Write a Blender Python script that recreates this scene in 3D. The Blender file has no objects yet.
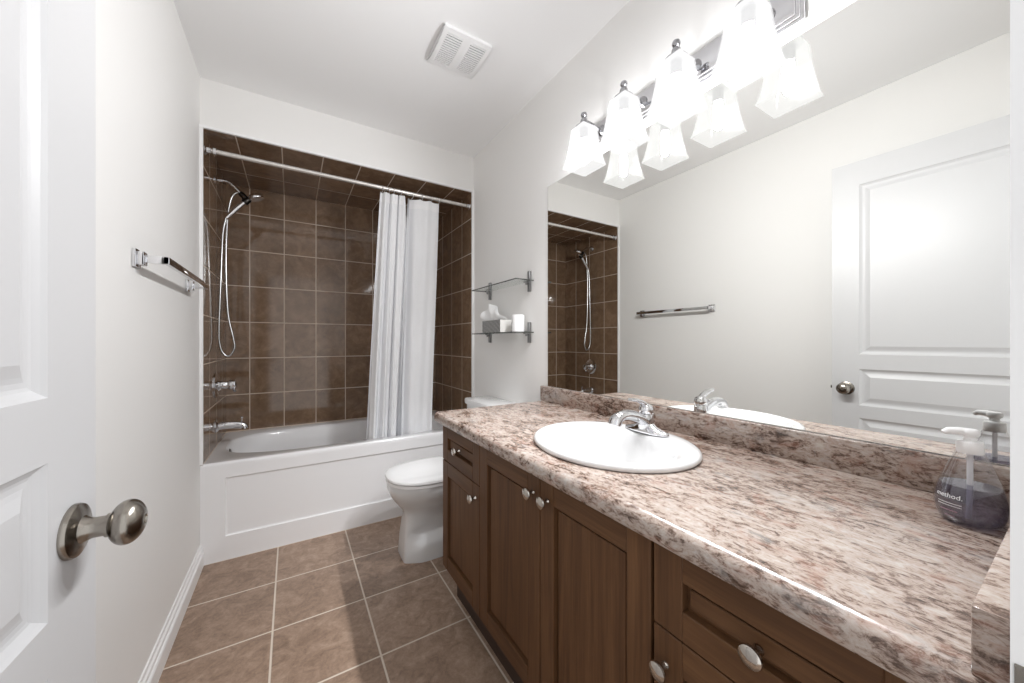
import bpy, bmesh, math, random
from mathutils import Vector, Matrix

random.seed(7)
S = bpy.context.scene
COL = S.collection
R = math.radians
PI = math.pi

# ------------------------------------------------------------------ camera
EYE = 1.12
cd = bpy.data.cameras.new('camera')
cam = bpy.data.objects.new('camera', cd)
COL.objects.link(cam)
cd.sensor_width = 36.0
cd.sensor_fit = 'HORIZONTAL'
cd.lens = 359.0 / 1024.0 * 36.0
cd.clip_start = 0.01
cam.location = (0, 0, EYE)
cam.rotation_euler = (PI / 2, 0, -math.atan2(220.5, 359.0))
S.camera = cam

# ------------------------------------------------------------------ light and exposure
SHADE_GLOW = 0.100   # faint glow of the glass shades themselves
LAMP = 7.9          # watts thrown into the room by each lamp of the bar
BULB = 62.0          # radiance of the four bulbs over the mirror
HALL = 0.28          # soft daylight of the hall behind the open door
w = bpy.data.worlds.new('hall_light')
S.world = w
w.use_nodes = True
bg = w.node_tree.nodes['Background']
bg.inputs['Color'].default_value = (0.97, 0.985, 1.0, 1)
bg.inputs['Strength'].default_value = HALL
S.view_settings.view_transform = 'Standard'
S.view_settings.look = 'None'
S.view_settings.gamma = 1.0
S.view_settings.use_curve_mapping = False
S.view_settings.exposure = 2.22
try:
    S.cycles.max_bounces = 14
    S.cycles.diffuse_bounces = 8
    S.cycles.glossy_bounces = 6
    S.cycles.transparent_max_bounces = 16
    S.cycles.sample_clamp_indirect = 6.0
    S.cycles.caustics_reflective = False
    S.cycles.caustics_refractive = False
    S.cycles.use_denoising = True
except Exception:
    pass


# ------------------------------------------------------------------ materials
def lin(c):
    out = []
    for v in c[:3]:
        v = v / 255.0
        out.append(v / 12.92 if v <= 0.04045 else ((v + 0.055) / 1.055) ** 2.4)
    return (out[0], out[1], out[2], 1.0)


class NT:
    """small wrapper for writing node trees"""
    def __init__(s, name):
        s.m = bpy.data.materials.new(name)
        s.m.use_nodes = True
        s.t = s.m.node_tree
        s.b = s.t.nodes['Principled BSDF']
        s.out = s.t.nodes['Material Output']

    def n(s, typ, **kw):
        nd = s.t.nodes.new(typ)
        for k, v in kw.items():
            setattr(nd, k, v)
        return nd

    def l(s, a, b):
        s.t.links.new(a, b)

    def val(s, sock, v):
        if hasattr(v, 'is_output') or isinstance(v, bpy.types.NodeSocket):
            s.l(v, sock)
        else:
            sock.default_value = v

    def math(s, op, a, b=0.0, c=None):
        nd = s.n('ShaderNodeMath', operation=op)
        s.val(nd.inputs[0], a)
        s.val(nd.inputs[1], b)
        if c is not None:
            s.val(nd.inputs[2], c)
        return nd.outputs[0]

    def mix(s, f, a, b, blend='MIX'):
        nd = s.n('ShaderNodeMix', data_type='RGBA', blend_type=blend)
        s.val(nd.inputs[0], f)
        s.val(nd.inputs[6], a)
        s.val(nd.inputs[7], b)
        return nd.outputs[2]

    def ramp(s, f, stops):
        nd = s.n('ShaderNodeValToRGB')
        e = nd.color_ramp.elements
        while len(e) < len(stops):
            e.new(0.5)
        for i, (p, c) in enumerate(stops):
            e[i].position = p
            e[i].color = c if len(c) == 4 else lin(c)
        s.val(nd.inputs[0], f)
        return nd.outputs[0]

    def coords(s, scale=(1, 1, 1), rot=(0, 0, 0), loc=(0, 0, 0)):
        tc = s.n('ShaderNodeTexCoord')
        mp = s.n('ShaderNodeMapping')
        mp.inputs['Scale'].default_value = scale
        mp.inputs['Rotation'].default_value = rot
        mp.inputs['Location'].default_value = loc
        s.l(tc.outputs['Object'], mp.inputs['Vector'])
        return mp.outputs['Vector']

    def noise(s, vec, scale, detail=3, rough=0.55, dist=0.0):
        nd = s.n('ShaderNodeTexNoise')
        s.l(vec, nd.inputs['Vector'])
        nd.inputs['Scale'].default_value = scale
        nd.inputs['Detail'].default_value = detail
        nd.inputs['Roughness'].default_value = rough
        nd.inputs['Distortion'].default_value = dist
        return nd.outputs['Fac']

    def bump(s, h, strength=0.2, dist=0.002):
        nd = s.n('ShaderNodeBump')
        s.val(nd.inputs['Height'], h)
        nd.inputs['Strength'].default_value = strength
        nd.inputs['Distance'].default_value = dist
        s.l(nd.outputs['Normal'], s.b.inputs['Normal'])


def P(name, c, rough=0.5, metal=0.0, coat=0.0, spec=0.5, bump=None):
    t = NT(name)
    t.b.inputs['Base Color'].default_value = lin(c)
    t.b.inputs['Roughness'].default_value = rough
    t.b.inputs['Metallic'].default_value = metal
    t.b.inputs['Coat Weight'].default_value = coat
    t.b.inputs['Coat Roughness'].default_value = 0.05
    t.b.inputs['Specular IOR Level'].default_value = spec
    v = t.coords()
    if bump:
        t.bump(t.noise(v, bump[0], 3), bump[1], 0.001)
    else:   # a trace of surface variation so nothing is perfectly flat
        f = t.noise(v, 9.0, 2)
        t.l(t.math('MULTIPLY_ADD', f, 0.04, rough - 0.02 if rough > 0.03 else rough), t.b.inputs['Roughness'])
    return t.m


def tile_material(name, axes, size, off, gw, tile_c, grout_c, rough, coat, mottled):
    """procedural square tiles: axes picks two of X, Y, Z"""
    t = NT(name)
    tc = t.n('ShaderNodeTexCoord')
    sp = t.n('ShaderNodeSeparateXYZ')
    t.l(tc.outputs['Object'], sp.inputs[0])
    ds, cells = [], []
    for k in range(2):
        a = t.math('DIVIDE', t.math('SUBTRACT', sp.outputs['XYZ'.index(axes[k])], off[k]), size[k])
        cells.append(t.math('FLOOR', a))
        f = t.math('FRACT', t.math('ADD', a, 0.5))
        ds.append(t.math('MULTIPLY', t.math('ABSOLUTE', t.math('SUBTRACT', f, 0.5)), size[k]))
    d = t.math('MINIMUM', ds[0], ds[1])
    ss = t.n('ShaderNodeMapRange', interpolation_type='SMOOTHSTEP')
    t.l(d, ss.inputs['Value'])
    ss.inputs['From Min'].default_value = gw * 0.35
    ss.inputs['From Max'].default_value = gw * 0.65
    m = ss.outputs['Result']
    cv = t.n('ShaderNodeCombineXYZ')
    t.l(cells[0], cv.inputs[0])
    t.l(cells[1], cv.inputs[1])
    wn = t.n('ShaderNodeTexWhiteNoise')
    t.l(cv.outputs[0], wn.inputs['Vector'])
    vec = t.n('ShaderNodeVectorMath', operation='MULTIPLY_ADD')
    t.l(wn.outputs['Color'], vec.inputs[0])
    vec.inputs[1].default_value = (7, 7, 7)
    t.l(tc.outputs['Object'], vec.inputs[2])
    n1 = t.noise(vec.outputs[0], mottled[0], 4, 0.6, 1.4)
    n2 = t.noise(vec.outputs[0], mottled[1], 5, 0.7, 0.6)
    f = t.math('ADD', t.math('MULTIPLY', n1, 0.6), t.math('MULTIPLY', n2, 0.4))
    f = t.math('ADD', f, t.math('MULTIPLY', t.math('SUBTRACT', wn.outputs['Value'], 0.5), 0.09))
    c = t.ramp(f, [(0.32, tile_c[0]), (0.5, tile_c[1]), (0.68, tile_c[2])])
    t.l(t.mix(m, lin(grout_c), c), t.b.inputs['Base Color'])
    t.l(t.math('MULTIPLY_ADD', m, rough - 0.75, 0.75), t.b.inputs['Roughness'])
    t.l(t.math('MULTIPLY', m, coat), t.b.inputs['Coat Weight'])
    t.b.inputs['Coat Roughness'].default_value = 0.04
    h = t.math('ADD', m, t.math('MULTIPLY', n2, 0.10))
    t.bump(h, 0.35, 0.0015)
    return t.m


def wood(name, axis):
    """dark stained oak, grain running along axis"""
    t = NT(name)
    sc = [26.0, 26.0, 26.0]
    sc['XYZ'.index(axis)] = 1.4
    v = t.coords(tuple(sc))
    n1 = t.noise(v, 1.0, 4, 0.6, 1.2)
    sc2 = [150.0, 150.0, 150.0]
    sc2['XYZ'.index(axis)] = 5.0
    n2 = t.noise(t.coords(tuple(sc2)), 1.0, 3, 0.7, 0.3)
    f = t.math('ADD', t.math('MULTIPLY', n1, 0.62), t.math('MULTIPLY', n2, 0.38))
    c = t.ramp(f, [(0.30, (69, 46, 29)), (0.5, (90, 62, 40)), (0.70, (107, 76, 50))])
    t.l(c, t.b.inputs['Base Color'])
    t.b.inputs['Roughness'].default_value = 0.5
    t.b.inputs['Specular IOR Level'].default_value = 0.25
    t.bump(n2, 0.12, 0.0008)
    return t.m


def granite():
    t = NT('granite_laminate')
    v = t.coords((1.0, 0.42, 1.0), (0, 0, R(14)))
    v2 = t.coords((1.0, 0.5, 1.0), (0, 0, R(14)), (3, 1, 2))
    n1 = t.noise(v, 40, 6, 0.75, 1.0)
    n2 = t.noise(v2, 120, 4, 0.75, 0.8)
    n3 = t.noise(t.coords((1, 0.7, 1), (0, 0, R(10)), (9, 4, 1)), 8.5, 4, 0.6, 1.0)
    f = t.math('ADD', t.math('MULTIPLY', n1, 0.55), t.math('MULTIPLY', n2, 0.45))
    f = t.math('ADD', f, t.math('MULTIPLY', t.math('SUBTRACT', n3, 0.5), 0.22))
    c = t.ramp(f, [(0.35, (44, 33, 27)), (0.43, (92, 74, 64)), (0.475, (138, 119, 108)),
                   (0.515, (164, 149, 139)), (0.64, (184, 175, 167))])
    rust = t.ramp(t.noise(t.coords((1, 0.6, 1), (0, 0, R(14)), (2, 7, 5)), 17, 5, 0.7, 1.2),
                  [(0.53, (0, 0, 0, 1)), (0.64, (1, 1, 1, 1))])
    c = t.mix(t.math('MULTIPLY', rust, 0.34), c, lin((140, 90, 70)))
    grey = t.ramp(t.noise(t.coords((1, 0.5, 1), (0, 0, R(14)), (5, 3, 8)), 22, 5, 0.7, 1.0),
                  [(0.55, (0, 0, 0, 1)), (0.66, (1, 1, 1, 1))])
    c = t.mix(t.math('MULTIPLY', grey, 0.45), c, lin((168, 165, 162)))
    t.l(c, t.b.inputs['Base Color'])
    t.b.inputs['Roughness'].default_value = 0.22
    t.b.inputs['Specular IOR Level'].default_value = 0.55
    t.bump(n2, 0.04, 0.0006)
    return t.m


def glassy(name, tint, refl=0.09, body=0.0, body_c=(255, 255, 255)):
    """clear glass or plastic: see-through with a sharp reflection, optionally a little milky"""
    t = NT(name)
    tr = t.n('ShaderNodeBsdfTransparent')
    tr.inputs[0].default_value = lin(tint)
    gl = t.n('ShaderNodeBsdfGlossy')
    gl.inputs['Roughness'].default_value = 0.03
    fr = t.n('ShaderNodeLayerWeight')
    fr.inputs['Blend'].default_value = 0.35
    mx = t.n('ShaderNodeMixShader')
    f = t.math('MULTIPLY_ADD', fr.outputs['Facing'], 0.45, refl)
    t.l(f, mx.inputs[0])
    sh = tr.outputs[0]
    if body > 0:
        df = t.n('ShaderNodeBsdfDiffuse')
        df.inputs[0].default_value = lin(body_c)
        m2 = t.n('ShaderNodeMixShader')
        m2.inputs[0].default_value = body
        t.l(sh, m2.inputs[1])
        t.l(df.outputs[0], m2.inputs[2])
        sh = m2.outputs[0]
    t.l(sh, mx.inputs[1])
    t.l(gl.outputs[0], mx.inputs[2])
    t.l(mx.outputs[0], t.out.inputs[0])
    return t.m


def sheer(name, c, clear, translucent, rough_gloss=0.0):
    """thin cloth or frosted glass: diffuse + translucent + a share of clear"""
    t = NT(name)
    d = t.n('ShaderNodeBsdfDiffuse')
    d.inputs[0].default_value = lin(c)
    tl = t.n('ShaderNodeBsdfTranslucent')
    tl.inputs[0].default_value = lin(c)
    m1 = t.n('ShaderNodeMixShader')
    m1.inputs[0].default_value = translucent
    t.l(d.outputs[0], m1.inputs[1])
    t.l(tl.outputs[0], m1.inputs[2])
    tr = t.n('ShaderNodeBsdfTransparent')
    m2 = t.n('ShaderNodeMixShader')
    m2.inputs[0].default_value = clear
    t.l(m1.outputs[0], m2.inputs[1])
    t.l(tr.outputs[0], m2.inputs[2])
    t.l(m2.outputs[0], t.out.inputs[0])
    return t.m


def lit_shade(name, clear, glow):
    """glass lamp shade: lets the bulb's light through and glows softly itself"""
    t = NT(name)
    tr = t.n('ShaderNodeBsdfTransparent')
    tr.inputs[0].default_value = (clear, clear, clear, 1)
    em = t.n('ShaderNodeEmission')
    em.inputs['Strength'].default_value = glow
    ad = t.n('ShaderNodeAddShader')
    t.l(tr.outputs[0], ad.inputs[0])
    t.l(em.outputs[0], ad.inputs[1])
    gl = t.n('ShaderNodeBsdfGlossy')
    gl.inputs['Roughness'].default_value = 0.2
    gl.inputs['Color'].default_value = (0.3, 0.3, 0.3, 1)
    mx = t.n('ShaderNodeMixShader')
    mx.inputs[0].default_value = 0.02
    t.l(ad.outputs[0], mx.inputs[1])
    t.l(gl.outputs[0], mx.inputs[2])
    t.l(mx.outputs[0], t.out.inputs[0])
    return t.m


def emitter(name, c, strength):
    t = NT(name)
    t.b.inputs['Base Color'].default_value = lin(c)
    t.b.inputs['Emission Color'].default_value = lin(c)
    t.b.inputs['Emission Strength'].default_value = strength
    return t.m


M = {}
M['wall'] = P('wall_paint', (235, 234, 232), 0.62, bump=(260, 0.05))
M['ceiling'] = P('ceiling_paint', (240, 240, 240), 0.8, bump=(200, 0.05))
M['trim'] = P('white_trim_paint', (240, 240, 240), 0.35)
M['door'] = P('white_door_paint', (208, 208, 209), 0.38)
M['floor'] = tile_material('floor_tile', 'XY', (0.3347, 0.3335), (-0.0622, 2.002), 0.0066,
                           [(122, 101, 85), (152, 128, 110), (180, 156, 137)], (212, 200, 186), 0.42, 0.0, (13, 75))
TC = [(106, 84, 66), (126, 102, 81), (147, 121, 99)]
GR = (208, 192, 176)
M['tile_back'] = tile_material('wall_tile_facing', 'XZ', (0.2030, 0.2495), (-0.0450, 0.755), 0.0054, TC, GR, 0.075, 0.10, (8, 30))
M['tile_side'] = tile_material('wall_tile_sides', 'YZ', (0.2030, 0.2495), (2.5100, 0.755), 0.0054, TC, GR, 0.075, 0.10, (8, 30))
M['tile_top'] = tile_material('soffit_tile', 'XY', (0.2030, 0.2495), (-0.0450, 3.090), 0.0054, TC, GR, 0.075, 0.10, (8, 30))
M['acrylic'] = P('white_acrylic', (240, 240, 241), 0.16, coat=0.3)
M['ceramic'] = P('white_ceramic', (220, 220, 220), 0.08, coat=0.5)
M['seat'] = P('white_seat_plastic', (238, 238, 238), 0.18)
M['chrome'] = P('chrome', (222, 222, 224), 0.05, metal=1.0)
M['fixture'] = P('fixture_chrome', (218, 218, 221), 0.06, metal=1.0)
M['arm'] = P('arm_chrome', (165, 165, 168), 0.08, metal=1.0)
M['nickel'] = P('brushed_nickel', (150, 144, 136), 0.24, metal=1.0)
M['knob'] = P('polished_nickel', (196, 190, 182), 0.14, metal=1.0)
M['dark_metal'] = P('dark_metal', (58, 55, 52), 0.3, metal=1.0)
M['shelf_steel'] = P('shelf_bracket_steel', (150, 150, 150), 0.3, metal=1.0)
M['hose'] = P('hose_steel', (188, 188, 188), 0.25, metal=1.0)
M['steel'] = P('grey_steel', (140, 140, 140), 0.3, metal=1.0)
M['wood_v'] = wood('stained_oak_vertical', 'Z')
M['wood_h'] = wood('stained_oak_horizontal', 'Y')
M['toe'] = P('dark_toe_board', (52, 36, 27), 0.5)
M['granite'] = granite()
M['mirror'] = P('mirror_silver', (240, 240, 237), 0.0, metal=1.0)
for nd in [n for n in M['mirror'].node_tree.nodes if n.type == 'MATH']:
    M['mirror'].node_tree.nodes.remove(nd)
M['mirror'].node_tree.nodes['Principled BSDF'].inputs['Roughness'].default_value = 0.0
M['mirror_edge'] = P('mirror_edge', (112, 118, 114), 0.2)
M['glass'] = glassy('clear_glass', (250, 252, 251), 0.015)
M['glass_edge'] = P('glass_edge_green', (64, 66, 62), 0.1)
M['shade'] = lit_shade('lit_glass_shade', 0.62, SHADE_GLOW)
M['bulb'] = emitter('lit_bulb', (250, 251, 254), BULB)
M['curtain'] = sheer('white_curtain_vinyl', (246, 247, 249), 0.05, 0.12)
M['hem'] = sheer('white_curtain_hem', (247, 247, 248), 0.0, 0.15)
M['white_plastic'] = P('white_plastic', (236, 236, 236), 0.35)
M['fan_inside'] = P('fan_recess_grey', (140, 140, 140), 0.7)
M['tissue'] = sheer('white_tissue', (246, 246, 246), 0.0, 0.3)
M['paper'] = P('white_paper', (243, 243, 243), 0.8)
M['card'] = P('cardboard_core', (160, 140, 116), 0.8)
M['bottle'] = glassy('clear_bottle_plastic', (252, 252, 253), 0.04)
M['liquid'] = glassy('violet_grey_soap', (192, 190, 203), 0.03, 0.16, (138, 136, 158))
M['dip_tube'] = sheer('milky_tube', (240, 240, 242), 0.15, 0.4)
M['print_white'] = P('white_print', (245, 245, 245), 0.5)
M['print_pink'] = P('pink_print', (196, 160, 178), 0.5)
M['black'] = P('black_hole', (18, 18, 18), 0.6)
M['rubber'] = P('grey_rubber', (120, 120, 120), 0.6)


def stripes():
    t = NT('tissue_box_stripes')
    tc = t.n('ShaderNodeTexCoord')
    sp = t.n('ShaderNodeSeparateXYZ')
    t.l(tc.outputs['Object'], sp.inputs[0])
    a = t.math('ADD', sp.outputs[1], t.math('MULTIPLY', sp.outputs[2], 0.6))
    f = t.math('FRACT', t.math('MULTIPLY', a, 62.0))
    c = t.ramp(f, [(0.40, (84, 84, 84)), (0.52, (168, 168, 166))])
    x = sp.outputs[0]
    pale = t.math('MULTIPLY', t.math('GREATER_THAN', x, 0.9986), t.math('LESS_THAN', x, 1.072))
    c = t.mix(pale, c, lin((214, 212, 208)))
    t.l(c, t.b.inputs['Base Color'])
    t.b.inputs['Roughness'].default_value = 0.6
    return t.m


M['stripes'] = stripes()


# ------------------------------------------------------------------ mesh helpers
class MB:
    def __init__(s):
        s.bm = bmesh.new()

    def _merge(s, b2, mat=0):
        me = bpy.data.meshes.new('tmp')
        b2.to_mesh(me)
        b2.free()
        n0 = len(s.bm.faces)
        s.bm.from_mesh(me)
        s.bm.faces.ensure_lookup_table()
        if mat:
            for f in s.bm.faces[n0:]:
                f.material_index = mat
        bpy.data.meshes.remove(me)
        return s

    def box(s, x0, x1, y0, y1, z0, z1, bev=0.0, seg=2, mat=0):
        b = bmesh.new()
        bmesh.ops.create_cube(b, size=1.0)
        for v in b.verts:
            v.co = Vector(((x0 + x1) / 2 + v.co.x * (x1 - x0), (y0 + y1) / 2 + v.co.y * (y1 - y0),
                           (z0 + z1) / 2 + v.co.z * (z1 - z0)))
        if bev:
            bmesh.ops.bevel(b, geom=b.edges[:], offset=bev, segments=seg, profile=0.5, affect='EDGES')
        return s._merge(b, mat)

    def loft(s, rings, cap0=True, cap1=True, mat=0, closed=True):
        b = bmesh.new()
        vs = [[b.verts.new(Vector(p)) for p in r] for r in rings]
        n = len(rings[0])
        for i in range(len(rings) - 1):
            for j in range(n if closed else n - 1):
                k = (j + 1) % n
                b.faces.new((vs[i][j], vs[i][k], vs[i + 1][k], vs[i + 1][j]))
        if cap0:
            b.faces.new(list(reversed(vs[0])))
        if cap1:
            b.faces.new(vs[-1])
        bmesh.ops.remove_doubles(b, verts=b.verts[:], dist=1e-6)
        bmesh.ops.recalc_face_normals(b, faces=b.faces[:])
        return s._merge(b, mat)

    def lathe(s, prof, origin, axis=(0, 0, 1), n=32, mat=0, cap=True):
        """prof: list of (radius, height along axis)"""
        ax = Vector(axis).normalized()
        u = ax.orthogonal().normalized()
        v = ax.cross(u)
        o = Vector(origin)
        rings = []
        for r, h in prof:
            rr = max(r, 1e-4)
            rings.append([o + ax * h + (u * math.cos(2 * PI * k / n) + v * math.sin(2 * PI * k / n)) * rr for k in range(n)])
        return s.loft(rings, cap, cap, mat)

    def tube(s, pts, r, n=12, mat=0, flat=None):
        pts = [Vector(p) for p in pts]
        rs = r if isinstance(r, (list, tuple)) else [r] * len(pts)
        rings = []
        t0 = (pts[1] - pts[0]).normalized()
        u = t0.orthogonal().normalized()
        for i, p in enumerate(pts):
            if i == 0:
                t = pts[1] - pts[0]
            elif i == len(pts) - 1:
                t = pts[-1] - pts[-2]
            else:
                t = pts[i + 1] - pts[i - 1]
            t.normalize()
            u = (u - t * u.dot(t)).normalized()
            v = t.cross(u)
            rings.append([p + (u * math.cos(2 * PI * k / n) + v * math.sin(2 * PI * k / n)) * rs[i] for k in range(n)])
        return s.loft(rings, True, True, mat)

    def sphere(s, c, r, sc=(1, 1, 1), n=20, mat=0):
        b = bmesh.new()
        bmesh.ops.create_uvsphere(b, u_segments=n, v_segments=n // 2 + 2, radius=r)
        for v in b.verts:
            v.co = Vector((c[0] + v.co.x * sc[0], c[1] + v.co.y * sc[1], c[2] + v.co.z * sc[2]))
        return s._merge(b, mat)

    def ring(s, c, axis, rad, r, n=24, m=8, mat=0):
        ax = Vector(axis).normalized()
        u = ax.orthogonal().normalized()
        v = ax.cross(u)
        rings = []
        for i in range(n + 1):
            a = 2 * PI * i / n
            d = u * math.cos(a) + v * math.sin(a)
            rings.append([Vector(c) + d * (rad + r * math.cos(2 * PI * k / m)) + ax * r * math.sin(2 * PI * k / m) for k in range(m)])
        return s.loft(rings, False, False, mat)

    def build(s, name, mats, parent=None, smooth=35, xf=None):
        bmesh.ops.recalc_face_normals(s.bm, faces=s.bm.faces[:]) if False else None
        if xf is not None:
            bmesh.ops.transform(s.bm, matrix=xf, verts=s.bm.verts[:])
        me = bpy.data.meshes.new(name)
        s.bm.to_mesh(me)
        s.bm.free()
        if not isinstance(mats, (list, tuple)):
            mats = [mats]
        for m in mats:
            me.materials.append(m)
        if smooth:
            for p in me.polygons:
                p.use_smooth = True
            me.set_sharp_from_angle(angle=R(smooth))
        o = bpy.data.objects.new(name, me)
        COL.objects.link(o)
        if parent is not None:
            put(o, parent)
        return o


def put(o, parent):
    """parent o, keeping its mesh where it stands in the world"""
    o.parent = parent
    q = parent
    off = Vector((0, 0, 0))
    while q is not None:
        off += q.location
        q = q.parent
    o.location = -off


def tag(o, label, cat, group=None):
    o['label'] = label
    o['category'] = cat
    if group:
        o['group'] = group
    return o


def thing(name, label, cat, loc, group=None):
    o = bpy.data.objects.new(name, None)
    o.empty_display_size = 0.05
    COL.objects.link(o)
    o.location = loc
    return tag(o, label, cat, group)


def struct(o, label=None):
    o['kind'] = 'structure'
    if label:
        o['label'] = label
    return o


def copy_tree(o, parent=None):
    c = o.copy()
    COL.objects.link(c)
    c.parent = parent
    for ch in list(o.children):
        copy_tree(ch, c)
    return c


def ell(cx, cy, z, a, b, n=64, p=2.0):
    """superellipse ring in plan"""
    out = []
    for k in range(n):
        t = 2 * PI * k / n
        c, s_ = math.cos(t), math.sin(t)
        out.append((cx + a * math.copysign(abs(c) ** (2 / p), c), cy + b * math.copysign(abs(s_) ** (2 / p), s_), z))
    return out


def smoothstep(a, b, x):
    t = min(1, max(0, (x - a) / (b - a)))
    return t * t * (3 - 2 * t)


def spline(pts, n=10):
    """Catmull-Rom through pts"""
    P_ = [Vector(p) for p in pts]
    P_ = [P_[0] * 2 - P_[1]] + P_ + [P_[-1] * 2 - P_[-2]]
    out = []
    for i in range(1, len(P_) - 2):
        for k in range(n):
            t = k / n
            a, b, c, d = P_[i - 1], P_[i], P_[i + 1], P_[i + 2]
            out.append(0.5 * (2 * b + (c - a) * t + (2 * a - 5 * b + 4 * c - d) * t * t + (3 * b - a - 3 * c + d) * t ** 3))
    out.append(P_[-2])
    return out


# ------------------------------------------------------------------ the room
XL, XR, YT, YB, H = -0.389, 1.114, 2.337, 3.090, 2.438
TL, TR, ZS = -0.377, 1.098, 2.187          # tiled faces of the tub alcove
YF = 0.036                                 # inner face of the wall the door is in
JL, JR = -0.268, 0.487                     # door opening

struct(MB().box(XL - 0.1, XR + 0.1, -0.6, YT + 0.03, -0.05, 0).build('floor', M['floor'], smooth=0))
struct(MB().box(XL - 0.1, XR + 0.1, -0.085, YB + 0.12, H, H + 0.05).build('ceiling', M['ceiling'], smooth=0))
struct(MB().box(XL - 0.1, XL, -0.085, YB + 0.12, 0, H).build('wall_left', M['wall'], smooth=0))
struct(MB().box(XR, XR + 0.1, -0.085, YB + 0.12, 0, H).build('wall_right', M['wall'], smooth=0))
struct(MB().box(XL, XR, YB + 0.016, YB + 0.12, 0, H).build('wall_back', M['wall'], smooth=0))
f = MB()
f.box(XL, JL - 0.02, -0.085, YF, 0, H)
f.box(JR + 0.02, XR, -0.085, YF, 0, H)
f.box(JL - 0.02, JR + 0.02, -0.085, YF, 2.075, H)
struct(f.build('wall_front', M['wall'], smooth=0))
struct(MB().box(XL, XR, YT, YB + 0.016, ZS + 0.016, H).build('wall_header', M['wall'], smooth=0),
       'painted header wall above the tub opening')
struct(MB().box(XL, TL, YT + 0.003, YB + 0.016, 0.5, ZS + 0.016).build('wall_alcove_left', M['tile_side'], smooth=0))
struct(MB().box(TR, XR, YT + 0.003, YB + 0.016, 0.5, ZS + 0.016).build('wall_alcove_right', M['tile_side'], smooth=0))
struct(MB().box(TL, TR, YB, YB + 0.016, 0.5, ZS + 0.016).build('wall_alcove_back', M['tile_back'], smooth=0))
struct(MB().box(TL, TR, YT + 0.003, YB, ZS, ZS + 0.016).build('ceiling_alcove', M['tile_top'], smooth=0))
# white edge trim round the tiled opening
e = MB()
e.box(XL, TL + 0.001, YT - 0.006, YT + 0.004, 0.504, ZS - 0.001)
e.box(TR - 0.001, XR, YT - 0.006, YT + 0.004, 0.504, ZS - 0.001)
e.box(XL, XR, YT - 0.010, YT + 0.004, ZS - 0.001, ZS + 0.012)
struct(e.build('trim_1', M['trim'], smooth=0), 'thin white edge trim round the tiled tub opening')


def baseboard(name, fn, y0, y1):
    prof = [(0, 0), (0.016, 0), (0.016, 0.060), (0.013, 0.066), (0.009, 0.068), (0.009, 0.074), (0.0125, 0.080), (0.011, 0.088), (0.006, 0.094), (0.005, 0.105), (0, 0.105)]
    r0 = [fn(d, y0, z) for d, z in prof]
    r1 = [fn(d, y1, z) for d, z in prof]
    return struct(MB().loft([r0, r1]).build(name, M['trim'], smooth=20))


baseboard('baseboard_left', lambda d, y, z: (XL + d, y, z), YF, YT - 0.001)
baseboard('baseboard_right', lambda d, y, z: (XR - d, y, z), 1.50, YT - 0.001)

# door frame (lining of the doorway) with its strike plate
fr = MB()
fr.box(JR, JR + 0.02, -0.095, YF, 0, 2.075)
fr.box(JL - 0.02, JL - 0.001, -0.095, YF - 0.0, 0, 2.075)
fr.box(JL - 0.02, JR + 0.02, -0.095, YF, 2.055, 2.075)
fr.box(JR - 0.011, JR, -0.085, -0.012, 0, 2.055)
fo = struct(fr.build('trim_2', M['trim'], smooth=0), 'white painted lining of the doorway at the right edge')
MB().box(JR - 0.0015, JR + 0.001, -0.004, 0.0340, 0.798, 0.866, 0.0007).build('strike_plate', M['nickel'], fo)

# ------------------------------------------------------------------ door, standing open against the left wall
DW = 0.752
dang = R(2.1)
xf = Matrix.Translation((-0.2625, -0.014, 0)) @ Matrix.Rotation(PI / 2 - dang, 4, 'Z')
# local: +X along the leaf from the hinge, -Y = face to the room, Z up
panels = [(1.055, 1.918), (0.796, 0.980), (0.550, 0.732), (0.235, 0.486)]
S0, S1 = 0.106, DW - 0.106
d = MB()
T = 0.035
zs = [0.012] + [z for p in sorted(panels) for z in p] + [2.038]
d.box(0, S0, 0, T, 0.012, 2.038)
d.box(S1, DW, 0, T, 0.012, 2.038)
for a, b in zip(zs[0::2], zs[1::2]):
    d.box(S0, S1, 0, T, a, b)
for z0, z1 in panels:
    for side in (0, 1):
        rings = []
        for ins, dep in ((0, 0), (0.004, 0.004), (0.010, 0.0085), (0.014, 0.0095), (0.020, 0.0095), (0.026, 0.008), (0.040, 0.003)):
            y = dep if side == 0 else T - dep
            rings.append([(S0 + ins, y, z0 + ins), (S1 - ins, y, z0 + ins), (S1 - ins, y, z1 - ins), (S0 + ins, y, z1 - ins)])
        d.loft(rings, False, True)
bmesh.ops.remove_doubles(d.bm, verts=d.bm.verts[:], dist=1e-5)
door = struct(d.build('door_1', M['door'], smooth=0, xf=xf), 'white panelled door standing open against the left wall')


def knob_set(side):
    k = MB()
    s_ = -1 if side == 0 else 1
    y0 = 0 if side == 0 else T
    o = (0.695, y0, 0.879)
    k.lathe([(0.0335, 0), (0.0335, 0.003), (0.032, 0.006), (0.026, 0.0085), (0.017, 0.0100), (0.0145, 0.014), (0.0125, 0.019), (0.0125, 0.031),
             (0.0148, 0.0315), (0.0148, 0.035), (0.0125, 0.036)], o, (0, s_, 0), 40)
    rose = k.build('knob_rose', M['nickel'], door, 40, xf)
    g = MB()
    pr = []
    for i in range(17):
        a = PI * (0.10 + 0.80 * i / 16)
        pr.append((0.0285 * math.sin(a), 0.0505 - 0.0180 * math.cos(a)))
    pr.append((0.0062, 0.0678))
    pr.append((0.0055, 0.0650))
    g.lathe(pr, o, (0, s_, 0), 40)
    return g.build('door_knob', M['nickel'], rose, 40, xf)


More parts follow.
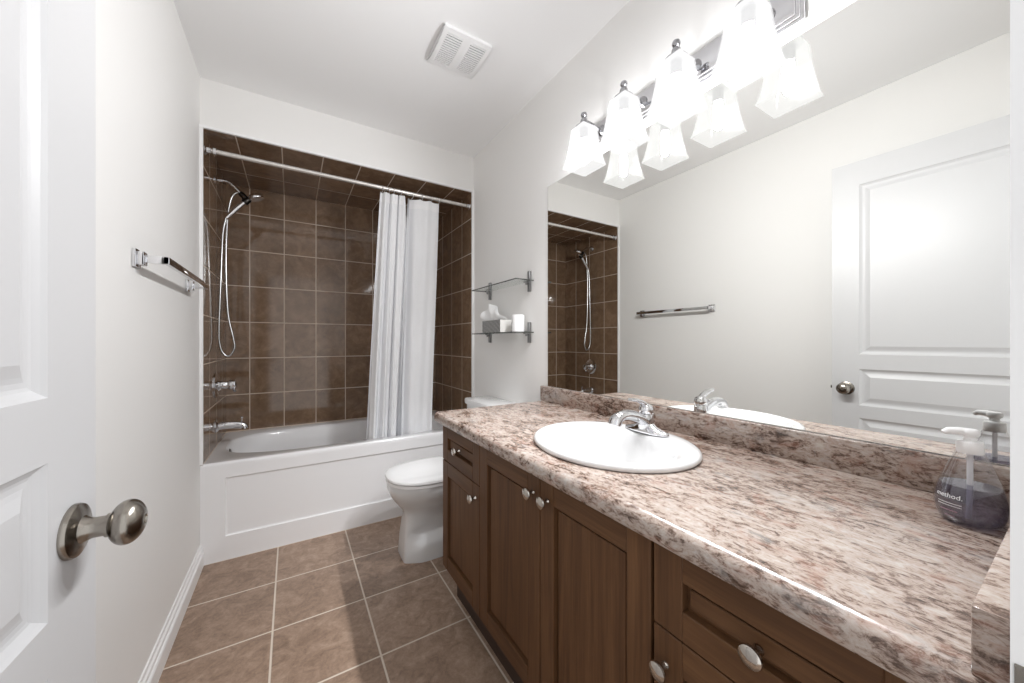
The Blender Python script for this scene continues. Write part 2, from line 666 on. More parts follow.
knob_set(0)
knob_set(1)
MB().box(DW - 0.002, DW + 0.001, 0.006, 0.029, 0.852, 0.908, 0.0005).box(DW, DW + 0.009, 0.011, 0.023, 0.872, 0.888, 0.002).build('latch', M['nickel'], door, 35, xf)
for hz in (0.25, 1.10, 1.82):
    MB().lathe([(0.006, 0), (0.006, 0.09)], (-0.004, -0.002, hz), (0, 0, 1), 12).build('hinge', M['nickel'], door, 35, xf)

# ------------------------------------------------------------------ bathtub
ZT = 0.503
tub = thing('bathtub', 'white alcove bathtub with a recessed apron panel, framed by brown tiles', 'bathtub', (0.36, 2.7, 0))
t = MB()
X0, X1, Y0, Y1 = XL + 0.001, XR - 0.001, YT, YB - 0.002
N = 96
cx, cy = 0.372, 2.706


def rect_ring(x0, x1, y0, y1, z, c0=cx, c1=cy):
    """rectangle sampled at the same angles as ell()"""
    out = []
    for k in range(N):
        a = 2 * PI * k / N
        c, s_ = math.cos(a), math.sin(a)
        # same parametrisation as a superellipse of high power
        px = math.copysign(min(1, abs(c) * 1.42), c)
        py = math.copysign(min(1, abs(s_) * 1.42), s_)
        out.append((c0 + px * ((x1 - c0) if px > 0 else (c0 - x0)), c1 + py * ((y1 - c1) if py > 0 else (c1 - y0)), z))
    return out


rings = [rect_ring(TL + 0.001, TR - 0.001, Y0 + 0.012, Y1, ZT - 0.05),
         rect_ring(TL + 0.001, TR - 0.001, Y0 + 0.012, Y1, ZT)]
for z, a, b, ox, p in ((ZT, 0.700, 0.306, 0.0, 3.2), (ZT - 0.004, 0.693, 0.299, 0.0, 3.2), (ZT - 0.018, 0.686, 0.292, 0, 3.2), (ZT - 0.10, 0.668, 0.280, 0.0, 3.2),
                       (ZT - 0.22, 0.615, 0.255, -0.012, 3.3), (ZT - 0.32, 0.580, 0.238, -0.025, 3.1), (ZT - 0.365, 0.545, 0.215, -0.03, 2.9),
                       (ZT - 0.380, 0.50, 0.185, -0.03, 2.7)):
    rings.append(ell(cx + ox, cy, z, a, b, N, p))
t.loft(rings, False, True)
# front rim roll and apron with its recessed panel
rim = []
for dy, z in ((0.014, ZT), (0.006, ZT - 0.001), (0.0015, ZT - 0.006), (0, ZT - 0.013), (0, ZT - 0.03)):
    rim.append([(X0, Y0 + dy, z), (X1, Y0 + dy, z)])
t.loft(rim, False, False, closed=False)
PX0, PX1, PZ0, PZ1 = -0.290, 1.015, 0.121, 0.4215
for (a0, a1, z0, z1) in ((X0, PX0, 0, ZT - 0.03), (PX1, X1, 0, ZT - 0.03), (PX0, PX1, 0, PZ0), (PX0, PX1, PZ1, ZT - 0.03)):
    t.loft([[(a0, Y0, z0), (a1, Y0, z0)], [(a0, Y0, z1), (a1, Y0, z1)]], False, False, closed=False)
pr = []
for ins, dep in ((0, 0), (0.002, 0.006), (0.006, 0.0085), (0.012, 0.0085)):
    pr.append([(PX0 + ins, Y0 + dep, PZ0 + ins), (PX1 - ins, Y0 + dep, PZ0 + ins), (PX1 - ins, Y0 + dep, PZ1 - ins), (PX0 + ins, Y0 + dep, PZ1 - ins)])
t.loft(pr, False, True)
t.box(X0, TL + 0.012, Y0 + 0.010, Y0 + 0.02, 0, ZT - 0.001)
t.box(TR - 0.012, X1, Y0 + 0.010, Y0 + 0.02, 0, ZT - 0.001)
bmesh.ops.remove_doubles(t.bm, verts=t.bm.verts[:], dist=1e-5)
tb = t.build('tub_body', M['acrylic'], tub, 35)
ov = MB()
ov.lathe([(0.032, 0), (0.032, 0.004), (0.028, 0.008), (0.006, 0.010), (0.004, 0.010)], (cx - 0.6825, cy - 0.02, ZT - 0.050), (1, 0, 0.2), 28)
ov.build('overflow_plate', M['dark_metal'], tub)
MB().lathe([(0.034, 0), (0.034, 0.003), (0.026, 0.004), (0.022, 0.001), (0.02, 0.004), (0.001, 0.006)], (-0.06, cy, ZT - 0.381), (0, 0, 1), 28).build('tub_drain', M['chrome'], tub)

# tub spout
sp = thing('tub_spout', 'chrome tub spout low on the left tiled wall above the tub rim', 'spout', (TL, 2.69, 0.625))
m = MB()
m.lathe([(0.036, 0), (0.036, 0.003), (0.030, 0.010), (0.024, 0.014)], (TL + 0.001, 2.69, 0.625), (1, 0, 0), 28)
m.tube(spline([(TL + 0.01, 2.69, 0.625), (TL + 0.05, 2.69, 0.627), (TL + 0.10, 2.69, 0.624), (TL + 0.132, 2.69, 0.615), (TL + 0.140, 2.69, 0.598)], 6),
       [0.023] * 8 + [0.0225] * 9 + [0.020] * 8, 20)
m.build('spout_body', M['chrome'], sp, 40)
MB().lathe([(0.0035, 0), (0.0035, 0.02), (0.0075, 0.022), (0.0075, 0.030), (0.004, 0.033)], (TL + 0.122, 2.69, 0.638), (0, 0, 1), 14).build('diverter_knob', M['chrome'], sp)

# mixer valve
vv = thing('shower_valve', 'round chrome mixer valve with a lever on the left tiled wall', 'shower valve', (TL, 2.69, 0.865))
m = MB()
m.lathe([(0.074, 0), (0.074, 0.004), (0.066, 0.009), (0.050, 0.011), (0.036, 0.013), (0.032, 0.020), (0.028, 0.026)], (TL + 0.001, 2.69, 0.865), (1, 0, 0), 40)
m.build('valve_plate', M['chrome'], vv, 40)
m = MB()
m.lathe([(0.024, 0.024), (0.024, 0.052), (0.0225, 0.056), (0.027, 0.058), (0.029, 0.072), (0.027, 0.092), (0.018, 0.100), (0.002, 0.102)], (TL, 2.69, 0.865), (1, 0, 0), 28)
m.tube([(TL + 0.080, 2.69, 0.850), (TL + 0.086, 2.68, 0.836), (TL + 0.092, 2.665, 0.828)], [0.010, 0.0085, 0.007], 14)
m.build('valve_lever', M['chrome'], vv, 40)

# hand shower on its wall arm
YS = 2.68
sh = thing('hand_shower', 'chrome hand shower with a looped hose on the left tiled wall', 'hand shower', (TL, YS, 2.06))
m = MB()
m.lathe([(0.028, 0), (0.028, 0.003), (0.020, 0.010), (0.012, 0.014)], (TL + 0.001, YS, 2.06), (1, 0, 0), 24)
m.tube(spline([(TL + 0.005, YS, 2.06), (TL + 0.04, YS, 2.063), (TL + 0.075, YS, 2.050), (TL + 0.135, YS, 1.985)], 6), 0.0105, 14)
m.build('shower_arm', M['chrome'], sh, 40)
m = MB()
m.sphere((-0.240, YS, 1.984), 0.017)
m.lathe([(0.014, 0), (0.016, 0.012), (0.016, 0.034), (0.012, 0.040)], (-0.262, YS, 2.008), (0.72, 0, -0.70), 20)
m.lathe([(0.018, -0.018), (0.020, -0.010), (0.020, 0.012), (0.018, 0.018)], (-0.232, YS, 1.966), (0.6, 0, 0.75), 20)
m.build('holder', M['dark_metal'], sh, 40)
m = MB()
m.tube([(-0.328, YS, 1.846), (-0.315, YS, 1.863), (-0.280, YS, 1.909), (-0.245, YS, 1.952), (-0.222, YS, 1.978), (-0.200, YS, 1.995)],
       [0.010, 0.0125, 0.0135, 0.0125, 0.012, 0.016], 18)
m.lathe([(0.014, 0.020), (0.030, 0.014), (0.042, 0.004), (0.044, -0.006), (0.041, -0.012), (0.030, -0.013), (0.002, -0.012)], (-0.186, YS, 1.998), (-0.35, 0, 0.94), 28)
m.build('handset', M['chrome'], sh, 40)
m = MB()
m.tube(spline([(-0.262, YS, 2.006), (-0.280, YS, 2.004), (-0.305, YS + 0.004, 1.965), (-0.322, YS + 0.008, 1.85), (-0.330, YS + 0.01, 1.60),
               (-0.322, YS + 0.012, 1.30), (-0.296, YS + 0.012, 1.14), (-0.290, YS + 0.012, 1.085), (-0.310, YS + 0.010, 1.040), (-0.334, YS + 0.008, 1.040),
               (-0.356, YS + 0.004, 1.09), (-0.361, YS, 1.20), (-0.352, YS, 1.50), (-0.344, YS, 1.74), (-0.330, YS, 1.845)], 10), 0.0062, 10)
m.build('hose', M['hose'], sh, 60)

# curtain rod and curtain
YR, ZR = 2.372, 2.096
rod = thing('curtain_rod', 'white metal shower curtain rod across the top of the tub opening', 'curtain rod', (TL, YR, ZR))
MB().lathe([(0.0125, 0.002), (0.0125, TR - TL - 0.002)], (TL, YR, ZR), (1, 0, 0), 24).build('rod_tube', P('rod_satin', (214, 210, 206), 0.25, metal=0.7), rod)
for x, sgn in ((TL, 1), (TR, -1)):
    m = MB()
    m.lathe([(0.024, 0.0005), (0.024, 0.004), (0.017, 0.010), (0.016, 0.026), (0.013, 0.028)], (x, YR, ZR), (sgn, 0, 0), 24)
    m.build('rod_flange', M['chrome'], rod)
MB().lathe([(0.0135, 0), (0.021, 0.001), (0.021, 0.012), (0.0135, 0.013)], (TL + 0.036, YR, ZR), (1, 0, 0), 24).build('rod_collar', M['chrome'], rod)

cur = thing('shower_curtain', 'white shower curtain gathered at the right end of the rod', 'shower curtain', (0.67, YR, ZR))
NU, NV = 220, 48
ZC0, ZC1 = 0.395, ZR - 0.024


def curtain_pt(u, v, off=0.0):
    """u across 0..1, v 0 bottom .. 1 top"""
    xt = 0.474 + (0.868 - 0.474) * u
    xb = 0.405 + (0.846 - 0.405) * (u + 0.02 * math.sin(PI * u))
    hv = 1 - v
    x = xt + (xb - xt) * hv ** 0.85
    left = 1 - smoothstep(0.42, 0.52, u)
    gapd = math.exp(-((u - 0.50 - 0.05 * hv) / 0.045) ** 2)
    a = (0.016 + 0.014 * hv) * left + 0.008 * (1 - left)
    ph = 2 * PI * (3.3 * u / 0.45) * left + 2 * PI * (1.15 * (u - 0.45) / 0.55) * (1 - left)
    y = a * math.sin(ph + 0.9 * hv) + 0.35 * a * math.sin(2.3 * ph + 1.3 - 0.8 * hv) * left
    y += 0.0035 * math.sin(38 * u + 2 * hv) * (1 - left)
    y += gapd * (0.030 + 0.025 * hv)
    x += 0.006 * left * math.cos(ph)
    zt = ZC1 - 0.245 * max(0, 1 - abs(u - 0.425) / 0.040)
    zt -= 0.008 * abs(math.sin(PI * u * 6))
    yb = YR + 0.085 * smoothstep(0, 1, hv)
    return Vector((x, yb + y + off, ZC0 + (zt - ZC0) * v))


m = MB()
vs = [[m.bm.verts.new(curtain_pt(i / NU, j / NV)) for j in range(NV + 1)] for i in range(NU + 1)]
for i in range(NU):
    for j in range(NV):
        m.bm.faces.new((vs[i][j], vs[i + 1][j], vs[i + 1][j + 1], vs[i][j + 1]))
m.build('curtain_sheet', M['curtain'], cur, 80)
for (a, b) in ((0.0, 0.37), (0.49, 1.0)):      # doubled top hem
    m = MB()
    n = 90
    vs = []
    for i in range(n + 1):
        u = a + (b - a) * i / n
        vs.append([m.bm.verts.new(curtain_pt(u, 1 - 0.036 * j / 3, -0.0025)) for j in range(4)])
    for i in range(n):
        for j in range(3):
            m.bm.faces.new((vs[i][j], vs[i + 1][j], vs[i + 1][j + 1], vs[i][j + 1]))
    m.build('hem', M['hem'], cur, 80)
for u in (0.03, 0.12, 0.22, 0.34, 0.52, 0.68, 0.84, 0.97):
    p = curtain_pt(u, 1)
    m = MB()
    m.ring((p.x, YR, ZR - 0.008), (1, 0.25, 0), 0.0225, 0.0016, 22, 6)
    m.build('curtain_ring', M['chrome'], cur, 60)

# ------------------------------------------------------------------ toilet
TY = 1.893
toi = thing('toilet', 'white two-piece toilet with closed lid between tub and vanity', 'toilet', (0.8, TY, 0))
N = 72


def bowl_ring(z, xf_, xb_, wd, p, foot=True):
    out = []
    c = (xf_ + xb_) / 2
    a = (xb_ - xf_) / 2
    for k in range(N):
        t_ = 2 * PI * k / N
        cc, ss = math.cos(t_), math.sin(t_)
        x = c + a * math.copysign(abs(cc) ** (2 / p), cc)
        y = wd * math.copysign(abs(ss) ** (2 / p), ss)
        if foot and z < 0.30:
            # the foot flares out below a line that climbs towards the wall (trapway contour)
            hf = 0.055 + 0.50 * max(0, x - 0.50)
            k2 = smoothstep(hf + 0.05, hf - 0.02, z)
            y *= 1.0 + 0.36 * k2 * smoothstep(xf_ - 0.0, xf_ + 0.10, x)
        out.append((x, TY + y, z))
    return out


m = MB()
prof = [(0.0, 0.484, 1.02, 0.080, 10), (0.012, 0.483, 1.02, 0.080, 10), (0.06, 0.486, 1.02, 0.077, 10), (0.10, 0.489, 1.02, 0.075, 9), (0.14, 0.493, 1.02, 0.074, 8), (0.18, 0.497, 1.02, 0.075, 6),
        (0.215, 0.500, 1.02, 0.080, 3.8), (0.245, 0.492, 1.02, 0.092, 3.0), (0.27, 0.474, 1.02, 0.115, 2.6), (0.30, 0.449, 1.02, 0.147, 2.4),
        (0.335, 0.428, 1.02, 0.170, 2.35), (0.365, 0.419, 1.02, 0.179, 2.35), (0.392, 0.417, 1.02, 0.181, 2.35), (0.397, 0.421, 1.015, 0.177, 2.35)]
m.loft([bowl_ring(*q) for q in prof])
m.build('bowl', M['ceramic'], toi, 50)


def dring(z, xf_, xb_, wd, p=2.35):
    return bowl_ring(z, xf_, xb_, wd, p, False)


m = MB()
m.loft([dring(0.398, 0.430, 0.89, 0.170), dring(0.400, 0.414, 0.892, 0.184), dring(0.413, 0.414, 0.892, 0.184), dring(0.4145, 0.418, 0.89, 0.180), dring(0.4150, 0.428, 0.89, 0.172), dring(0.4205, 0.428, 0.89, 0.172)])
m.build('seat', M['seat'], toi, 40)
m = MB()
m.loft([dring(0.4195, 0.414, 0.89, 0.184), dring(0.4215, 0.410, 0.893, 0.188), dring(0.430, 0.412, 0.893, 0.186), dring(0.435, 0.420, 0.885, 0.178), dring(0.439, 0.470, 0.85, 0.135),
        dring(0.441, 0.56, 0.76, 0.06)])
m.build('seat_lid', M['seat'], toi, 40)
for sgn in (-1, 1):
    m = MB()
    m.lathe([(0.010, -0.02), (0.012, -0.017), (0.012, 0.017), (0.010, 0.02)], (0.888, TY + sgn * 0.075, 0.424), (0, 1, 0), 14)
    m.build('seat_hinge', M['seat'], toi)
m = MB()
rings = []
for z, x0, hw in ((0.385, 0.955, 0.175), (0.41, 0.945, 0.186), (0.60, 0.938, 0.194), (0.732, 0.934, 0.197)):
    rings.append(ell((x0 + 1.106) / 2, TY, z, (1.106 - x0) / 2, hw, N, 9))
m.loft(rings)
m.build('tank', M['ceramic'], toi, 40)
m = MB()
rings = []
for z, g in ((0.732, 0.004), (0.735, 0.010), (0.757, 0.011), (0.764, 0.008), (0.767, 0.000)):
    rings.append(ell((0.934 + 1.106) / 2 - 0.002, TY, z, 0.086 + g, 0.197 + g, N, 8))
m.loft(rings)
m.build('tank_lid', M['ceramic'], toi, 40)
m = MB()
m.lathe([(0.013, 0), (0.013, 0.008), (0.008, 0.012)], (0.936, TY + 0.135, 0.69), (-1, 0, 0), 18)
m.tube([(0.924, TY + 0.135, 0.69), (0.920, TY + 0.10, 0.687), (0.918, TY + 0.06, 0.684)], [0.006, 0.0055, 0.007], 12)
m.build('flush_lever', M['chrome'], toi)

# ------------------------------------------------------------------ vanity cabinets
CF = 0.573          # carcass front; fronts stand 18 mm proud of it
FX = 0.555
CT = 0.770          # top of the carcass
CB = 0.160          # underside of the carcass (toe space below)


def shaker(name, y0, y1, z0, z1, stile, rail, mat_panel, parent, panel_mat2=None):
    """frame-and-panel front in the YZ plane facing -X"""
    m = MB()
    bev = 0.0015
    m.box(FX, CF - 0.001, y0, y0 + stile, z0, z1, bev, 1, 0)
    m.box(FX, CF - 0.001, y1 - stile, y1, z0, z1, bev, 1, 0)
    m.box(FX, CF - 0.001, y0 + stile, y1 - stile, z0, z0 + rail, bev, 1, 1)
    m.box(FX, CF - 0.001, y0 + stile, y1 - stile, z1 - rail, z1, bev, 1, 1)
    m.box(CF - 0.0025, CF - 0.0012, y0 + stile - 0.002, y1 - stile + 0.002, z0 + rail - 0.002, z1 - rail + 0.002, 0, 1, 2)
    q = 0.0085
    m.box(FX + 0.0085, CF - 0.0024, y0 + stile + q, y1 - stile - q, z0 + rail + q, z1 - rail - q, 0.0015, 1, 2)
    return m.build(name, [M['wood_v'], M['wood_h'], mat_panel], parent, 30)


def cab_knob(parent, y, z):
    m = MB()
    m.lathe([(0.0075, 0), (0.0065, 0.003), (0.0045, 0.006), (0.0045, 0.013), (0.008, 0.0155), (0.0145, 0.019), (0.0160, 0.0225), (0.0150, 0.0255), (0.010, 0.0285), (0.002, 0.0295)],
            (FX + 0.0005, y, z), (-1, 0, 0), 26)
    return m.build('knob', M['knob'], parent, 40)


def carcass(parent, y0, y1, end=False):
    m = MB()
    m.box(CF, CF + 0.018, y0, y1, CT - 0.03, CT)                 # face rails and sides
    m.box(CF, CF + 0.018, y0, y1, CB, CB + 0.03)
    m.box(CF, 1.11, y0, y0 + 0.016, CB, CT)
    m.box(CF, 1.11, y1 - 0.016, y1, CB, CT)
    m.box(CF, 1.11, y0, y1, CB, CB + 0.016)
    m.box(1.10, 1.11, y0, y1, CB, CT)
    m.build('carcass', M['wood_v'], parent, 30)
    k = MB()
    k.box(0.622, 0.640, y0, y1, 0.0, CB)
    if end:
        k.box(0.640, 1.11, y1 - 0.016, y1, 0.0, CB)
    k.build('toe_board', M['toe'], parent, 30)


YA, YB1, YC, YD = 1.474, 1.1185, 0.4215, 0.066
g = 0.0016
drawer_cab = thing('vanity_cabinet', 'dark oak base cabinet beside the toilet, one drawer over a narrow door', 'cabinet', (0.83, 1.30, 0), 'vanity base cabinets')
carcass(drawer_cab, YB1 + 0.0005, YA, True)
dr = shaker('drawer', YB1 + g, YA - g, 0.6185, 0.767, 0.055, 0.050, M['wood_h'], drawer_cab)
cab_knob(dr, 1.297, 0.695)
dr = shaker('door', YB1 + g, YA - g, CB + 0.002, 0.6155, 0.055, 0.058, M['wood_v'], drawer_cab)
cab_knob(dr, 1.152, 0.566)

sink_cab = thing('vanity_cabinet', 'dark oak two-door base cabinet under the sink', 'cabinet', (0.83, 0.77, 0), 'vanity base cabinets')
carcass(sink_cab, YC + 0.0005, YB1 - 0.0005)
dr = shaker('door', 0.7640 + g, YB1 - g, CB + 0.002, 0.767, 0.055, 0.058, M['wood_v'], sink_cab)
cab_knob(dr, 0.796, 0.714)
dr = shaker('door', YC + g + 0.001, 0.7640 - g, CB + 0.002, 0.767, 0.055, 0.058, M['wood_v'], sink_cab)
cab_knob(dr, 0.732, 0.714)

near_cab = thing('vanity_cabinet', 'dark oak base cabinet nearest the doorway, wide drawer over a door, below the soap bottle', 'cabinet', (0.83, 0.25, 0), 'vanity base cabinets')
carcass(near_cab, YD, YC - 0.0005)
dr = shaker('drawer', YD + g, YC - g - 0.003, 0.6185, 0.767, 0.055, 0.050, M['wood_h'], near_cab)
cab_knob(dr, 0.247, 0.690)
dr = shaker('door', YD + g, YC - g - 0.003, CB + 0.002, 0.6155, 0.055, 0.058, M['wood_v'], near_cab)
cab_knob(dr, 0.393, 0.556)

# ------------------------------------------------------------------ countertop with splashes
CZ = 0.816
SX, SY = 0.803, 0.751       # sink centre
ct = thing('countertop', 'brown and beige granite-look countertop with rolled front edge on the vanity', 'countertop', (0.82, 0.77, CT))
prof = [(1.112, 0.7712), (0.545, 0.7712), (0.534, 0.773), (0.527, 0.778), (0.5235, 0.787), (0.5235, 0.798), (0.527, 0.808), (0.533, 0.8135), (0.542, CZ), (1.112, CZ)]
m = MB()
ends = (YF + 0.003, 1.494)
# front strip and back strip are straight; the middle carries the sink cut-out
n = 64
hole = [(SX + 0.186 * math.cos(2 * PI * k / n), SY + 0.226 * math.sin(2 * PI * k / n)) for k in range(n)]
nose = [p for p in prof if p[0] <= 0.545]
m.loft([[(x, ends[0], z) for x, z in nose], [(x, ends[1], z) for x, z in nose]], False, False, closed=False)
for zz in (CZ, 0.7712):
    xs = 0.542 if zz == CZ else 0.545
    outer = []
    for k in range(n):
        a = 2 * PI * k / n
        c, s_ = math.cos(a), math.sin(a)
        px = math.copysign(min(1, abs(c) * 1.4143), c)
        py = math.copysign(min(1, abs(s_) * 1.4143), s_)
        outer.append((SX + px * ((1.112 - SX) if px > 0 else (SX - xs)), SY + py * ((ends[1] - SY) if py > 0 else (SY - ends[0])), zz))
    m.loft([outer, [(x, y, zz) for x, y in hole]], False, False)
m.loft([[(x, y, CZ) for x, y in hole], [(x, y, 0.7712) for x, y in hole]], False, False)
for y in ends:
    b = [m.bm.verts.new((x, y, z)) for x, z in prof]
    m.bm.faces.new(b)
m.loft([[(1.112, ends[0], 0.7712), (1.112, ends[1], 0.7712)], [(1.112, ends[0], CZ), (1.112, ends[1], CZ)]], False, False, closed=False)
bmesh.ops.remove_doubles(m.bm, verts=m.bm.verts[:], dist=1e-5)
bmesh.ops.recalc_face_normals(m.bm, faces=m.bm.faces[:])
m.build('slab', M['granite'], ct, 30)
m = MB()
m.box(1.094, 1.1125, ends[0], 1.504, CZ - 0.0005, 0.893, 0.004, 3)
m.build('backsplash', M['granite'], ct, 40)
m = MB()
m.box(0.527, 1.0935, YF + 0.002, 0.060, CZ - 0.0005, 0.880, 0.0025, 2)
m.build('side_splash', M['granite'], ct, 40)

# ------------------------------------------------------------------ sink and faucet
sk = thing('sink', 'white oval drop-in sink set into the countertop', 'sink', (SX, SY, CZ))
N = 96
m = MB()
rings = []
for dx, a, b, z in ((0, 0.205, 0.246, CZ + 0.0012), (0, 0.2115, 0.2515, CZ + 0.0012), (0, 0.2145, 0.2545, CZ + 0.005), (0, 0.2145, 0.2545, CZ + 0.010), (0, 0.2105, 0.2505, CZ + 0.0155),
                    (0, 0.2030, 0.243, CZ + 0.0185), (-0.004, 0.192, 0.234, CZ + 0.019), (-0.024, 0.158, 0.215, CZ + 0.0155), (-0.026, 0.154, 0.211, CZ + 0.0115),
                    (-0.028, 0.149, 0.205, CZ + 0.000), (-0.028, 0.141, 0.195, CZ - 0.030), (-0.026, 0.127, 0.175, CZ - 0.070), (-0.022, 0.104, 0.142, CZ - 0.105),
                    (-0.016, 0.074, 0.098, CZ - 0.126), (-0.010, 0.042, 0.052, CZ - 0.135), (-0.008, 0.020, 0.020, CZ - 0.138)):
    rings.append(ell(SX + dx, SY, z, a, b - 0.006, N, 2.0))
m.loft(rings, False, True)
m.build('basin', M['ceramic'], sk, 50)
MB().lathe([(0.021, 0), (0.021, 0.002), (0.015, 0.003), (0.014, 0.0065), (0.002, 0.008)], (SX - 0.008, SY, CZ - 0.1385), (0, 0, 1), 24).build('drain', M['chrome'], sk)

FXC, FYC, FZ = 0.958, 0.748, CZ + 0.0192
fa = thing('faucet', 'chrome single-lever faucet on the back rim of the sink', 'faucet', (FXC, FYC, FZ))
m = MB()
rings = []
for z, a, b in ((0, 0.026, 0.079), (0.003, 0.0265, 0.0795), (0.008, 0.0245, 0.076), (0.013, 0.021, 0.060), (0.020, 0.0185, 0.036), (0.028, 0.018, 0.026)):
    rings.append(ell(FXC, FYC, FZ + z, a, b, 40, 2.2))
m.loft(rings)
m.build('base_plate', M['chrome'], fa, 45)
m = MB()
m.lathe([(0.024, 0.010), (0.0235, 0.035), (0.022, 0.050), (0.020, 0.056)], (FXC, FYC, FZ), (0, 0, 1), 28)
# spout: flattened arc towards the bowl
path = spline([(FXC, FYC, FZ + 0.028), (FXC - 0.035, FYC, FZ + 0.047), (FXC - 0.075, FYC, FZ + 0.060), (FXC - 0.110, FYC, FZ + 0.062), (FXC - 0.134, FYC, FZ + 0.052), (FXC - 0.142, FYC, FZ + 0.036)], 6)
rings = []
for i, p in enumerate(path):
    q = path[min(i + 1, len(path) - 1)] - path[max(i - 1, 0)]
    q.normalize()
    up = Vector((0, 1, 0)).cross(q)
    f_ = i / (len(path) - 1)
    ry, rz = 0.021 - 0.003 * f_ + 0.003 * smoothstep(0.6, 1, f_), 0.017 - 0.003 * f_ + 0.003 * smoothstep(0.6, 1, f_)
    rings.append([p + Vector((0, 1, 0)) * ry * math.cos(2 * PI * k / 20) + up * rz * math.sin(2 * PI * k / 20) for k in range(20)])
m.loft(rings)
m.build('spout', M['chrome'], fa, 45)
m = MB()
m.lathe([(0.020, 0.057), (0.0225, 0.060), (0.0225, 0.072), (0.019, 0.082), (0.010, 0.087), (0.002, 0.088)], (FXC, FYC, FZ), (0, 0, 1), 28)
hp = spline([(FXC + 0.004, FYC, FZ + 0.078), (FXC - 0.018, FYC, FZ + 0.092), (FXC - 0.045, FYC, FZ + 0.102), (FXC - 0.074, FYC, FZ + 0.107)], 6)
rings = []
for i, p in enumerate(hp):
    q = hp[min(i + 1, len(hp) - 1)] - hp[max(i - 1, 0)]
    q.normalize()
    up = Vector((0, 1, 0)).cross(q)
    f_ = i / (len(hp) - 1)
    ry, rz = 0.011 + 0.004 * f_ - 0.006 * smoothstep(0.85, 1, f_), 0.009 - 0.004 * f_
    rings.append([p + Vector((0, 1, 0)) * ry * math.cos(2 * PI * k / 18) + up * rz * math.sin(2 * PI * k / 18) for k in range(18)])
m.loft(rings)
m.build('lever_handle', M['chrome'], fa, 45)
MB().lathe([(0.0028, 0), (0.0028, 0.045), (0.006, 0.047), (0.006, 0.053), (0.003, 0.056)], (FXC + 0.030, FYC, FZ), (0, 0, 1), 14).build('lift_rod', M['chrome'], fa)

# ------------------------------------------------------------------ mirror
m = MB()
m.box(1.1090, 1.1138, YF + 0.004, 1.458, 0.8940, 1.905, 0, 1, 1)
for f_ in m.bm.faces:
    if f_.normal.x < -0.9:
        f_.material_index = 0
tag(m.build('mirror', [M['mirror'], M['mirror_edge']], None, 0), 'large frameless wall mirror above the countertop', 'mirror')

# ------------------------------------------------------------------ vanity light
LX = 0.994
LYS = (1.070, 0.8685, 0.667, 0.4655)
vl = thing('vanity_light', 'chrome four-light bar with lit white glass shades above the mirror', 'wall light', (1.1, 0.768, 1.99))
m = MB()
P0, P1, Q0, Q1 = 0.386, 1.150, 1.938, 2.046
for ins, x0 in ((0, 1.104), (0.008, 1.097), (0.016, 1.090)):
    m.box(x0, 1.1135, P0 + ins, P1 - ins, Q0 + ins, Q1 - ins, 0.0025, 2)
m.build('back_plate', M['fixture'], vl, 40)
for y in LYS:
    m = MB()
    m.lathe([(0.022, 0), (0.022, 0.004), (0.015, 0.010), (0.010, 0.014)], (1.0905, y, 1.990), (-1, 0, 0), 20)
    m.tube(spline([(1.088, y, 1.990), (1.06, y, 1.992), (1.03, y, 1.999), (LX, y, 1.999)], 6), 0.0075, 12)
    m.lathe([(0.014, -0.012), (0.015, 0.0), (0.013, 0.010), (0.006, 0.014), (0.0060, 0.017), (0.0105, 0.021), (0.0125, 0.028), (0.0105, 0.035), (0.002, 0.040)], (LX, y, 1.995), (0, 0, 1), 20)
    m.lathe([(0.034, -0.0245), (0.034, -0.019), (0.018, -0.013), (0.014, -0.010)], (LX, y, 1.995), (0, 0, 1), 20)
    m.lathe([(0.0165, -0.070), (0.0165, -0.022)], (LX, y, 1.995), (0, 0, 1), 18)
    m.build('lamp_arm', M['arm'], vl, 40)
    # square flared glass shade, open below, with real wall thickness
    m = MB()
    prof = [(0.0375, 1.969), (0.0395, 1.955), (0.0420, 1.930), (0.0455, 1.900), (0.0505, 1.865), (0.0565, 1.836), (0.0625, 1.816)]

    def sq(h, z, r=0.004):
        pts = []
        for qx, qy in ((1, 1), (-1, 1), (-1, -1), (1, -1)):
            for k in range(4):
                a = {(1, 1): 0, (-1, 1): PI / 2, (-1, -1): PI, (1, -1): 3 * PI / 2}[(qx, qy)] + PI / 2 * k / 3
                pts.append((LX + qx * (h - r) + r * math.cos(a), y + qy * (h - r) + r * math.sin(a), z))
        return pts
    rings = [sq(0.012, 1.971)] + [sq(h, z) for h, z in prof] + [sq(h - 0.003, z) for h, z in reversed(prof)] + [sq(0.012, 1.967)]
    m.loft(rings, False, False)
    m.build('lamp_shade', M['shade'], vl, 40)
    ld = bpy.data.lights.new('lamp_light', 'SPOT')
    ld.energy = LAMP
    ld.color = (0.985, 0.99, 1.0)
    ld.spot_size = PI
    ld.spot_blend = 1.0
    ld.shadow_soft_size = 0.014
    lo = bpy.data.objects.new('lamp_light', ld)
    COL.objects.link(lo)
    lo.parent = vl
    lo.location = Vector((LX - 0.031, y, 1.868)) - vl.location
    lo.rotation_euler = Vector((-1, 0.30, -0.50)).to_track_quat('-Z', 'Y').to_euler()
    m = MB()
    m.lathe([(0.0115, 0.054), (0.0125, 0.048), (0.0140, 0.038), (0.0148, 0.025), (0.0148, -0.012), (0.0138, -0.026), (0.0105, -0.036), (0.0055, -0.041), (0.001, -0.043)], (LX, y, 1.875), (0, 0, 1), 24)
    m.build('bulb', M['bulb'], vl, 60)

# ------------------------------------------------------------------ ceiling fan cover
fx0, fx1, fy0, fy1 = 0.538, 0.763, 1.407, 1.630
fan = thing('exhaust_fan', 'white domed exhaust fan cover on the ceiling', 'exhaust fan', (0.65, 1.52, H))
fxc, fyc = (fx0 + fx1) / 2, (fy0 + fy1) / 2


